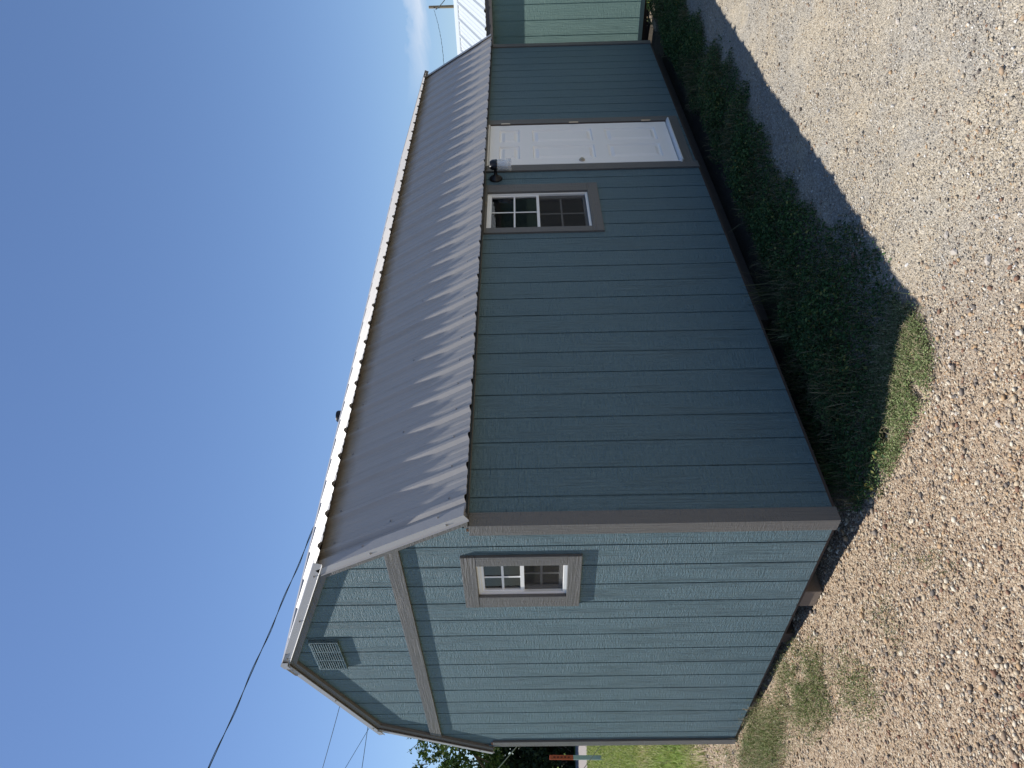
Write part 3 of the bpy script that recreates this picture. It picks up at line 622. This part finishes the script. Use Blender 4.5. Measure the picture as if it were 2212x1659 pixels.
# rake boards in front of the siding, under the metal
def line(A, Bp, h):
    A = np.array(A, float); Bq = np.array(Bp, float); d = Bq-A; d /= np.hypot(*d); n = np.array([-d[1], d[0]])
    if n[1] < 0: n = -n
    return A+n*h, d
def isect(p, d, q, e):
    M_ = np.array([d, -e]).T; t = np.linalg.solve(M_, np.array(q)-np.array(p)); return np.array(p)+d*t[0]
lo_o, dl = line(EAVE, KNEE, -.006); lo_i, _ = line(EAVE, KNEE, -.075); up_o, du = line(TIP, PEAK, -.006); up_i, _ = line(TIP, PEAK, -.075)
ko = isect(lo_o, dl, up_o, du); ki = isect(lo_i, dl, up_i, du)
cz = np.array([0, 1.]); po = isect(up_o, du, (CY, 0), cz); pi_ = isect(up_i, du, (CY, 0), cz)
hx = np.array([1., 0]); eo = isect(lo_o, dl, (0, 1.977), hx); ei = isect(lo_i, dl, (0, 1.977), hx)
for mfn in (lambda p: p, lambda p: np.array([2*CY-p[0], p[1]])):
    for (xa, xb) in ((-.006, .0175), (SL-.0175, SL+.006)):
        MB().prism([tuple(mfn(p)) for p in (eo, ko, ki, ei)], 0, xa, xb).build('rake_board', MAT['trim'], shed, bevel=.0015)
        MB().prism([tuple(mfn(p)) for p in (ko, po, pi_, ki)], 0, xa, xb).build('rake_board', MAT['trimh'], shed, bevel=.0015)
# loft band across the gable
def y_in(z): return lo_i[0]+dl[0]/dl[1]*(z-lo_i[1])
MB().prism([(y_in(2.383), 2.383), (2*CY-y_in(2.383), 2.383), (2*CY-y_in(2.470), 2.470), (y_in(2.470), 2.470)], 0, -.001, .0175).build('gable_band', MAT['trimh'], shed, bevel=.0015)
# eave boards
MB().box(.0, SL, -.004, .0175, 1.977, 1.999).build('eave_trim', MAT['trim'], shed)
MB().box(.01, SL-.01, -.080, -.0045, 1.981, 1.986).build('eave_board', MAT['black'], shed)  # painted black to stand for the shaded gap under the roof edge
MB().box(.01, SL-.01, SW+.0125, SW+.070, 1.967, 1.975).build('eave_board', MAT['rim'], shed)

# screws
def screw_mesh():
    mb = MB(); mb.lathe([(.0001, .007), (.0035, .007), (.0042, .003), (.0075, .002), (.0078, .0)], n=10)
    me = bpy.data.meshes.new('screw'); me.from_pydata(mb.v, [], mb.f); me.materials.append(MAT['screw']); return me
SCR = screw_mesh()
def screw(p, n):
    o = bpy.data.objects.new('screw', SCR); COL.objects.link(o); o.location = p; o.rotation_euler = Vector(n).to_track_quat('Z', 'Y').to_euler(); o.parent = shed
def on_slope(A, Bp, f, h):
    A = np.array(A, float); Bq = np.array(Bp, float); d = Bq-A; L = np.hypot(*d); d /= L; n = np.array([-d[1], d[0]])
    if n[1] < 0: n = -n
    q = A+d*L*f+n*h; return q, n
for f in (.12, .62):
    q, n = on_slope(EAVE, KNEE, f, -.005); screw((-.0145, q[0], q[1]), (-1, 0, 0))
    q, n = on_slope(mir(EAVE), mir(KNEE), f, -.005); screw((-.0145, q[0], q[1]), (-1, 0, 0))
    q, n = on_slope(EAVE, KNEE, f+.04, .0215); screw((.035, q[0], q[1]), (0, n[0], n[1]))
for f in (.10, .52, .93):
    q, n = on_slope(TIP, PEAK, f, -.005); screw((-.0145, q[0], q[1]), (-1, 0, 0))
    q, n = on_slope(mir(TIP), mir(PEAK), f, -.005); screw((-.0145, q[0], q[1]), (-1, 0, 0))
for k in range(0, 32):
    for f in ((.11, .90) if k % 3 else (.11, .50, .90)):
        q, n = on_slope(EAVE, KNEE, f, .0); screw((RF+.2286*k+.045, q[0], q[1]), (0, n[0], n[1]))

# gable louvre vent: 3 columns of slats
vent = MB().box(.004, .0175, 1.27, 1.655, 2.925, 3.125).build('gable_vent', MAT['siding'], shed)
vent.data.clear_geometry()
vb = MB(); y0, y1, z0, z1 = 1.27, 1.655, 2.925, 3.120
for a in ((y0, y1, z0, z0+.012), (y0, y1, z1-.012, z1), (y0, y0+.014, z0+.012, z1-.012), (y1-.014, y1, z0+.012, z1-.012), (y0+.123, y0+.137, z0+.012, z1-.012), (y0+.246, y0+.260, z0+.012, z1-.012)):
    vb.box(-.002, .0175, *a)
me = bpy.data.meshes.new('gable_vent'); me.from_pydata(vb.v, [], vb.f); me.materials.append(MAT['siding']); vent.data = me
for c0, c1 in ((y0+.014, y0+.123), (y0+.137, y0+.246), (y0+.260, y1-.014)):
    sb = MB()
    for k in range(11):
        z = z0+.014+k*.0155
        v = [(-.004, z), (.012, z+.006), (.012, z+.012), (-.004, z+.008)]
        sb.add([(x, c0+.0005, q) for x, q in v]+[(x, c1-.0005, q) for x, q in v], [(0, 1, 2, 3), (7, 6, 5, 4), (0, 4, 5, 1), (1, 5, 6, 2), (2, 6, 7, 3), (3, 7, 4, 0)])
    sb.build('louvre', MAT['siding'], vent)
MB().box(.0178, .0188, y0+.01, y1-.01, z0+.01, z1-.01).build('vent_backing', MAT['black'], vent)

# windows ----------------------------------------------------
def window(tf, o, outer, matv, math_, head=True):
    """tf(s,d,z): d positive inward from outer trim plane; o = opening s0,s1,z0,z1; outer = trim outer"""
    s0, s1, z0, z1 = o; a0, a1, b0, b1 = outer
    root = None
    def bx(lst, name, mat, par, bev=0):
        mb = MB()
        for (sa, sb, da, db, za, zb) in lst:
            c = [tf(s, d, z) for z in (za, zb) for (s, d) in ((sa, da), (sb, da), (sb, db), (sa, db))]
            mb.add(c, [(0, 3, 2, 1), (4, 5, 6, 7), (0, 1, 5, 4), (1, 2, 6, 5), (2, 3, 7, 6), (3, 0, 4, 7)])
        return mb.build(name, mat, par, bevel=bev)
    fr = .022
    root = bx([(s0, s1, .004, .07, z0, z0+fr), (s0, s1, .004, .07, z1-fr, z1), (s0, s0+fr, .004, .07, z0+fr, z1-fr), (s1-fr, s1, .004, .07, z0+fr, z1-fr)], 'window', MAT['vinyl'], shed, .0015)
    bx([(a0, a1, -.018, .0175, b0, z0)], 'window_trim', math_, root, .002)
    bx([(a0, a1, -.018, .0175, z1, b1)], 'window_trim', math_, root, .002)
    bx([(a0, s0, -.017, .0175, z0+.001, z1-.001)], 'window_trim', matv, root, .002)
    bx([(s1, a1, -.017, .0175, z0+.001, z1-.001)], 'window_trim', matv, root, .002)
    zm = (z0+z1)/2; e = .018; i0, i1 = s0+fr, s1-fr
    for (za, zb, d0, nm) in ((zm-.012, z1-fr, .012, 'upper_sash'), (z0+fr, zm+.014, .034, 'lower_sash')):
        sash = bx([(i0, i1, d0, d0+.02, za, za+e*1.3), (i0, i1, d0, d0+.02, zb-e, zb), (i0, i0+e, d0, d0+.02, za+e*1.3, zb-e), (i1-e, i1, d0, d0+.02, za+e*1.3, zb-e)], nm, MAT['vinyl'], root)
        sm_, zc = (i0+i1)/2, (za+zb)/2
        bx([(sm_-.007, sm_+.007, d0+.006, d0+.009, za+e*1.3, zb-e), (i0+e, i1-e, d0+.0065, d0+.0085, zc-.007, zc+.007)], 'muntin', MAT['vinyl'], sash)
        bx([(i0+e, i1-e, d0+.011, d0+.014, za+e*1.3, zb-e)], 'pane', MAT['glass'], sash)
    bx([(i0, i1, .024, .025, z0+fr, zm-.013)], 'insect_screen', MAT['screen'], root)
    return root
window(lambda s, d, z: (SID+d, s, z), GW, (.305, .850, 1.350, 2.045), MAT['trim'], MAT['trimh'])
lwr = window(lambda s, d, z: (s, SID+d, z), LW, (2.925, 3.73, .972, 1.975), MAT['trim'], MAT['trimh'])
for q in (RW, RW2):                                                # plain windows added to the unseen rear wall to light the inside
    xa, xb, za, zb = q; ya = SW-SID
    fr_ = MB().box(xa, xb, ya-.06, ya, za, za+.03).box(xa, xb, ya-.06, ya, zb-.024, zb).box(xa, xa+.024, ya-.06, ya, za+.024, zb-.03).box(xb-.024, xb, ya-.06, ya, za+.024, zb-.03).box(xa+.024, xb-.024, ya-.05, ya-.01, (za+zb)/2-.02, (za+zb)/2+.02).build('added_rear_window', MAT['vinyl'], shed)
    MB().box(xa+.024, xb-.024, ya-.033, ya-.03, za+.024, zb-.03).build('pane', MAT['glass'], fr_)
# small rusty hook hardware above the long-wall window
hk = MB(); 
hk.tube([(3.37+.013*math.cos(t), -.004, 1.966+.006*math.sin(t)) for t in np.linspace(0, 6.28, 14)], .0016, 6)
for dz in (-.006, .0, .006): hk.box(3.385, 3.425, -.0045, -.0005, 1.965+dz-.0012, 1.965+dz+.0012)
hk.build('hook', MAT['brass'], lwr)

# door -------------------------------------------------------
d0, d1, dz0, dz1 = 4.125, 4.985, .165, 1.955
DY = .010
def slab_door():
    pan = []
    for (xa, xb) in ((d0+.115, d0+.385), (d1-.385, d1-.115)):
        pan += [(xa, xb, 1.66, 1.86), (xa, xb, .93, 1.53), (xa, xb, .29, .80)]
    def hgt(x, z):
        h = 0
        for (a, b, c, e) in pan:
            q = min(x-a, b-x, z-c, e-z)
            if q > 0:
                h = -.018 if q < .024 else -.018+min(1, (q-.024)/.030)*.016
                if q < .008: h = -.018*q/.008
                if .008 <= q < .024: h = -.018
        return h
    xs = sorted({d0, d1} | {v for (a, b, c, e) in pan for v in (a, a+.008, a+.024, a+.054, b-.054, b-.024, b-.008, b)})
    zs = sorted({dz0, dz1} | {v for (a, b, c, e) in pan for v in (c, c+.008, c+.024, c+.054, e-.054, e-.024, e-.008, e)})
    vs = [(x, DY-hgt(x, z), z) for x in xs for z in zs]; nz_ = len(zs)
    fs = [(i*nz_+j, (i+1)*nz_+j, (i+1)*nz_+j+1, i*nz_+j+1) for i in range(len(xs)-1) for j in range(nz_-1)]
    mb = MB().add(vs, fs); mb.box(d0, d1, DY+.020, DY+.045, dz0, dz1)
    for (x_, xx) in ((d0, d0+.0005), (d1-.0005, d1)): mb.box(x_, xx, DY, DY+.020, dz0, dz1)
    return mb.build('door', MAT['door'], shed, fix=False)
door = slab_door()
# jamb and casing
MB().box(4.10, d0-.003, .004, .09, .13, 1.955).build('door_jamb', MAT['vinyl'], shed)
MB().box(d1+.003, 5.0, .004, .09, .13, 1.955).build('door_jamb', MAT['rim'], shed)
MB().box(4.10, 5.0, .002, .09, dz1+.004, 1.9755).build('door_head', MAT['vinyl'], shed)
MB().box(3.99, 4.10, -.001, .0175, -.006, 1.9755).build('door_casing', MAT['trim'], shed, bevel=.002)
MB().box(5.0, 5.10, -.001, .0175, .03, 1.9755).build('door_casing', MAT['trim'], shed, bevel=.002)
MB().box(4.101, 4.999, -.001, .0175, .03, .128).build('door_casing', MAT['trimh'], shed, bevel=.002)
MB().prism([(-.03, .130), (-.032, .142), (.02, .158), (.09, .158), (.09, .130)], 0, 4.085, 5.0).build('door_sill', MAT['vinyl'], shed, bevel=.002)
for z in (1.80, 1.10, .36):
    h = MB().box(4.987, 5.006, -.006, -.0015, z-.045, z+.045); h.tube([(4.990, -.008, z-.047), (4.990, -.008, z+.047)], .006, 8); h.build('hinge', MAT['nickel'], door)
MB().lathe([(.028, DY-.001), (.029, DY-.004), (.027, DY-.010), (.018, DY-.012), (.016, DY-.022), (.001, DY-.023)], d0+.06, 1.07, 1, 20).build('deadbolt', MAT['nickel'], door, smooth=True)

# wall lantern -----------------------------------------------
lx, lz = 3.865, 1.885
ln = MB(); ln.lathe([(.060, .017), (.060, .006), (.052, -.004), (.030, -.016), (.017, -.030), (.014, -.060), (.014, -.10)], lx, lz, 1, 28)
ln = ln.build('wall_lantern', MAT['black'], shed, smooth=True)
cp = MB().lathe([(.001, lz+.052), (.030, lz+.050), (.046, lz+.030), (.049, lz+.0), (.051, lz-.012), (.047, lz-.016), (.001, lz-.016)], lx, -.125, 2, 28)
cp.build('lamp_cap', MAT['black'], ln, smooth=True)
MB().lathe([(.042, lz-.017), (.047, lz-.03), (.052, lz-.095), (.057, lz-.145), (.0555, lz-.145), (.0505, lz-.095), (.0455, lz-.03), (.0405, lz-.017)], lx, -.125, 2, 28).build('glass_jar', MAT['jar'], ln, smooth=True, fix=True)
MB().lathe([(.016, lz-.017), (.017, lz-.035), (.026, lz-.055), (.038, lz-.085), (.041, lz-.102), (.035, lz-.122), (.018, lz-.134), (.001, lz-.136)], lx, -.125, 2, 24).build('bulb', MAT['bulb'], ln, smooth=True)

# roof vent pipe boot on the far slope
vp = MB().lathe([(.075, 3.30), (.070, 3.37), (.055, 3.40)], 2.62, 1.83, 2, 28).build('vent_boot', MAT['rubber'], shed, smooth=True)
MB().lathe([(.050, 3.38), (.050, 3.435), (.058, 3.437), (.058, 3.475), (.050, 3.488), (.001, 3.49)], 2.62, 1.83, 2, 28).build('vent_cap', MAT['black'], vp, smooth=True)

# ------------------------------------------------------------ neighbour shed
s2 = empty('green_shed', (8.3, 0, 0)); tag(s2, 'pale sage green shed with white metal roof behind the blue shed at the right', 'shed')
Z2 = 2.10; Y0, Y1 = -4.2, 2.4; HW = 1.22
P2_ = s2
def sp(mb, name, mat, bevel=0):
    o = mb.build(name, mat, None, bevel=bevel); o.parent = s2; o.matrix_parent_inverse = Matrix.Translation((-8.3, 0, 0)); return o
g2 = [.06+.2032*i for i in range(32)]
def reparent(o): o.parent = s2; o.matrix_parent_inverse = Matrix.Translation((-8.3, 0, 0)); return o
reparent(wall('side_wall', lambda s, d, z: (8.3+d, Y0+s, z), Y1-Y0, lambda s: Z2-.06, [], [], [(.0+.2032*i+.155) for i in range(33) if .2032*i+.155 < Y1-Y0], MAT['siding2'], None))
sp(MB().box(8.31, 8.3+2*HW, Y0+.01, Y1-.01, .0, Z2-.07), 'shed_body', MAT['siding2'])
sp(MB().box(8.292, 8.33, Y0, Y1, -.055, -.002), 'skirt', MAT['skirt'])
sp(MB().box(8.42, 10.5, Y0+.1, Y1-.1, -.3, -.004), 'floor_frame', MAT['rim'])
sp(MB().box(8.215, 8.235, Y0-.1, Y1+.1, 1.995, 2.075), 'fascia', MAT['trim2'])
sp(MB().box(8.236, 8.299, Y0, Y1, 2.03, 2.04), 'soffit', MAT['skirt'])
rl = (2.58-2.085)/(HW+.09)
reparent(roof_panel('roof_panel', (8.205, 2.085), (8.3+HW, 2.58), Y0-.12, Y1+.12, .08, MAT['metal_white'], None, 6, 5, axis='y'))
reparent(roof_panel('roof_panel', (8.3+2*HW+.095, 2.085), (8.3+HW, 2.58), Y0-.12, Y1+.12, .08, MAT['metal_white'], None, 4, 6, axis='y', flip=-1))
reparent(cap('ridge_cap', 8.3+HW, 2.58, rl, .14, .0215, Y0-.14, Y1+.14, MAT['metal_white'], None, axis=1))
for y_ in (Y0-.11, Y1+.09):
    sp(MB().prism([(8.235, 2.06), (8.3+HW, 2.555), (8.3+2*HW+.07, 2.06)], 1, y_, y_+.02), 'gable_infill', MAT['siding2'])

# small plants in front of the neighbour
tuft('broadleaf_weed', 8.0, -.05, 14, .16, .05, MAT['blade'], 'leafy green weed growing by the dark gap under the sage green shed', 60, 'weed', .014, .003, .9)
MB_ = MB().box(7.75, 10.4, -.06, .03, -.19, -.135).build('landscape_timber', MAT['treated'], None, bevel=.006)
tag(MB_, 'weathered brown timber lying on the soil between the two sheds', 'timber')

# ------------------------------------------------------------ distance: path, marker post, hedge, trees, pole, cables
def strip(name, pts, z, mat):
    me = bpy.data.meshes.new(name); me.from_pydata([(x, y, z) for x, y in pts], [], [(0, 1, 2, 3)]); o = link(name, me, mat); tag(o, kind='structure'); return o
concrete = plain('pale_gravel_path', (.24, .215, .20), .9, nscale=30, vary=.3)
# the path crosses behind the shed
strip('path', [(-10.4, 45.3), (22.5, -4.4), (25.5, .6), (-7.4, 50.6)], -.035, concrete)
post = empty('marker_post', (4.21, 15.35, -.23)); tag(post, 'white utility marker post with a faded orange top standing on the lawn', 'marker post')
def chan(z0, z1, mat, name, par):
    mb = MB(); w = .05; n = 10
    prof = [(-w, .0), (-w, .035), (-w*.75, .048), (w*.75, .048), (w, .035), (w, 0)]
    mb.prism(prof, 2, z0, z1); o = mb.build(name, mat, par, bevel=.004); return o
pb = chan(0, .90, MAT['markwhite'], 'post_body', post)
pt = MB().prism([(-.051, .0), (-.051, .037), (-.038, .05), (.038, .05), (.051, .037), (.051, 0)], 2, .88, 1.46)
pt = pt.build('orange_sleeve', MAT['orange'], post, bevel=.012)
pk = MB()
for k in range(5): pk.box(-.02, .02, -.003, -.0005, .98+k*.085, 1.03+k*.085)
pk.build('faded_lettering', MAT['ink'], pt)
post.rotation_euler = (0, R(1.0), R(-5))

def crown(cx, cy, cz, rx, ry, rz, n, size, seed, clumps=26, hole=.35):
    r = np.random.default_rng(seed); cc = r.normal(size=(clumps, 3)); cc /= np.linalg.norm(cc, axis=1)[:, None]; cc *= r.uniform(.25, 1, (clumps, 1))**.6
    cr = r.uniform(.16, .42, clumps); k = r.integers(0, clumps, n); p = r.normal(size=(n, 3)); p /= np.linalg.norm(p, axis=1)[:, None]
    p = cc[k]+p*(cr[k]*r.uniform(.4, 1.05, n)**.5)[:, None]; p = p*np.array([rx, ry, rz])+np.array([cx, cy, cz])
    p = p[p[:, 2] > -.1]
    V, F = leaves(p[:, :2], p[:, 2], r.uniform(.6, 1.3, len(p))*size, .1); return V, F, cc*np.array([rx, ry, rz])+np.array([cx, cy, cz])
def tree(name, x, y, h, rx, rz, n, size, seed, label, mat='tree', z0=-.2, trunk=.16, cz=None, cat='tree'):
    root = empty(name, (x, y, z0)); tag(root, label, cat, group='trees beyond the lawn')
    V, F, cc = crown(0, 0, cz or h-rz, rx, rx, rz, n, size, seed)
    np_mesh('crown', V, F, MAT[mat], root)
    mb = MB(); top = Vector((0, 0, (cz or h-rz)))
    mb.tube([(0, 0, 0), (.05, .02, top.z*.5), top], trunk, 8, trunk*.55)
    r = random.Random(seed)
    for q in cc[::2]:
        b = Vector((0, 0, top.z*r.uniform(.45, .95))); e = Vector(q); mid = (b+e)/2+Vector((0, 0, .2)); mb.tube([b, mid, e], trunk*.35, 5, .02)
    mb.build('trunk', MAT['bark'], root); return root
tree('tree', 8.2, 28.4, 6.9, 2.3, 2.1, 17000, .075, 3, 'green leafy tree rising above the dark hedge left of the shed', cz=4.75)
tree('tree', 11.6, 31.0, 6.0, 2.4, 2.0, 9000, .09, 4, 'tree half hidden behind the far corner of the gable', cz=3.9)
tree('tree', 4.6, 30.5, 6.6, 2.3, 2.1, 9000, .09, 5, 'tree standing outside the frame to the left of the leafy one', cz=4.2)
for i, (x, y, n) in enumerate([(8.9, 28.6, 13000), (12.3, 25.4, 6000), (5.4, 33.0, 6000), (15.0, 21.6, 5000)]):
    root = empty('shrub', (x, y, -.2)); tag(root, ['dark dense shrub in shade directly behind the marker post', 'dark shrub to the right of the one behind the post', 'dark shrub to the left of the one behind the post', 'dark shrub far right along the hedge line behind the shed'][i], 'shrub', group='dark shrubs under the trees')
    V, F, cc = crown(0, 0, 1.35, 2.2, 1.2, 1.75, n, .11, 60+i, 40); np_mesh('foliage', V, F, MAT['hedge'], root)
    mb = MB()
    for q in cc[::3]: mb.tube([(0, 0, 0), (q[0]*.5, q[1]*.5, max(.3, q[2]*.5)), tuple(q)], .035, 5, .01)
    mb.build('stems', MAT['bark'], root)
tw = MB(); rr = random.Random(5); tp = []
for k in range(16):                                                # sparse twigs standing out of the crown against the sky
    a = rr.uniform(0, 6.28); b = Vector((1.5*math.cos(a), 1.5*math.sin(a), 5.9)); e = b+Vector((rr.uniform(-.7, .7), rr.uniform(-.7, .7), rr.uniform(.5, 1.3)))
    m_ = (b+e)/2+Vector((rr.uniform(-.2, .2), rr.uniform(-.2, .2), .1)); tw.tube([b, m_, e], .018, 5, .006)
    for q in range(14):
        t = rr.uniform(.3, 1); tp.append(b.lerp(e, t)+Vector([rr.uniform(-.1, .1) for _ in range(3)]))
first_tree = [o for o in COL.objects if o.name == 'tree'][0]
tw.build('twigs', MAT['bark'], first_tree)
tp = np.array([tuple(p) for p in tp]); np_mesh('twig_leaves', *leaves(tp[:, :2], tp[:, 2], np.full(len(tp), .06), .1), MAT['tree'], first_tree)
# lawn
def lawn_keep(P):
    d = P-CAM; D = d@np.array([fw.x, fw.y]); a = d@np.array([rt.x, rt.y]); return (a < -.42*D) & (a > -.62*D) & (D > 5.6) & (P[:, 0]*.83+P[:, 1]*.55 < 16.1)
P = scatter(500000, -3, 9, 3.4, 25, lawn_keep)
dd = P[:, 1]; dens = np.clip((dd-3.4)/1.6, .15, 1)*np.clip(11/np.maximum(dd, 1), .12, 1)**.8
P = P[(rng.random(len(P)) < dens*.5)]; D = np.hypot(*(P-CAM).T)
v = blades(P, gz(P[:, 0], P[:, 1])-.005, rng.uniform(.04, .11, len(P)), .0012+D*.00022, .9)
tag(np_mesh('lawn', *v, MAT['lawn']), 'bright green sunlit lawn beyond the far gable corner', 'lawn', kind='stuff')

pole = empty('utility_pole', (78.7, 20.1, -.2)); tag(pole, 'distant brown wooden utility pole rising above the white metal roof', 'utility pole')
MB().lathe([(.19, 0), (.14, 10.9), (.001, 10.95)], 0, 0, 2, 12).build('shaft', MAT['pole'], pole)
MB().box(-.2, .2, -.05, .05, 10.3, 10.4).build('bracket', MAT['black'], pole)
def cable(name, a, b, sag, r, mat, label, n=40, twist=0):
    a, b = Vector(a), Vector(b); L = (b-a).length
    pts = [a.lerp(b, i/n)-Vector((0, 0, 4*sag*(i/n)*(1-i/n))) for i in range(n+1)]
    mb = MB(); mb.tube(pts, r, 6)
    if twist:
        d = (b-a).normalized(); u = d.orthogonal().normalized(); w = d.cross(u); N_ = n*6
        p2 = []
        for i in range(N_+1):
            t = i/N_; p = a.lerp(b, t)-Vector((0, 0, 4*sag*t*(1-t))); ph = t*L/2.4*6.283
            p2.append(p+(u*math.cos(ph)+w*math.sin(ph))*twist)
        mb.tube(p2, r*.8, 5)
    o = mb.build(name, mat, None, smooth=True); return tag(o, label, 'cable')
cable('service_cable', (2.0, 16.75, 10.5), (78.6, 20.3, 10.2), 3.3, .013, MAT['cable'], 'thick twisted black overhead cable passing above the left end of the roof', 60, .03)
cable('overhead_wire', (10.5, 48.3, 16.2), (41, 24, 8), 1.0, .018, MAT['cable'], 'topmost of the thin wires crossing the sky left of the gable', 40)
cable('overhead_wire', (9.0, 44.9, 12.3), (45, 41.5, 13.5), .8, .018, MAT['cable'], 'lower level thin wire crossing the sky left of the gable')
cable('overhead_wire', (6.8, 27.1, 9.55), (16.9, 36.7, 8.6), .0, .011, MAT['cable'], 'slanting thin wire dropping toward the tree left of the gable')
cable('sagging_wire', (78.6, 20.3, 10.0), (74.6, 17.6, 8.2), .2, .045, MAT['cable'], 'short wire slanting off the distant pole to its right')
cable('guy_wire', (3.0, 13.6, 2.75), (8.3, 23.3, 1.35), 0, .012, MAT['wire'], 'upper pale guy wire slanting in front of the dark shrubs')
cable('guy_wire', (.55, 5.9, 1.25), (3.7, 12.4, .0), 0, .005, MAT['wire'], 'lower thin guy wire slanting across the lawn')
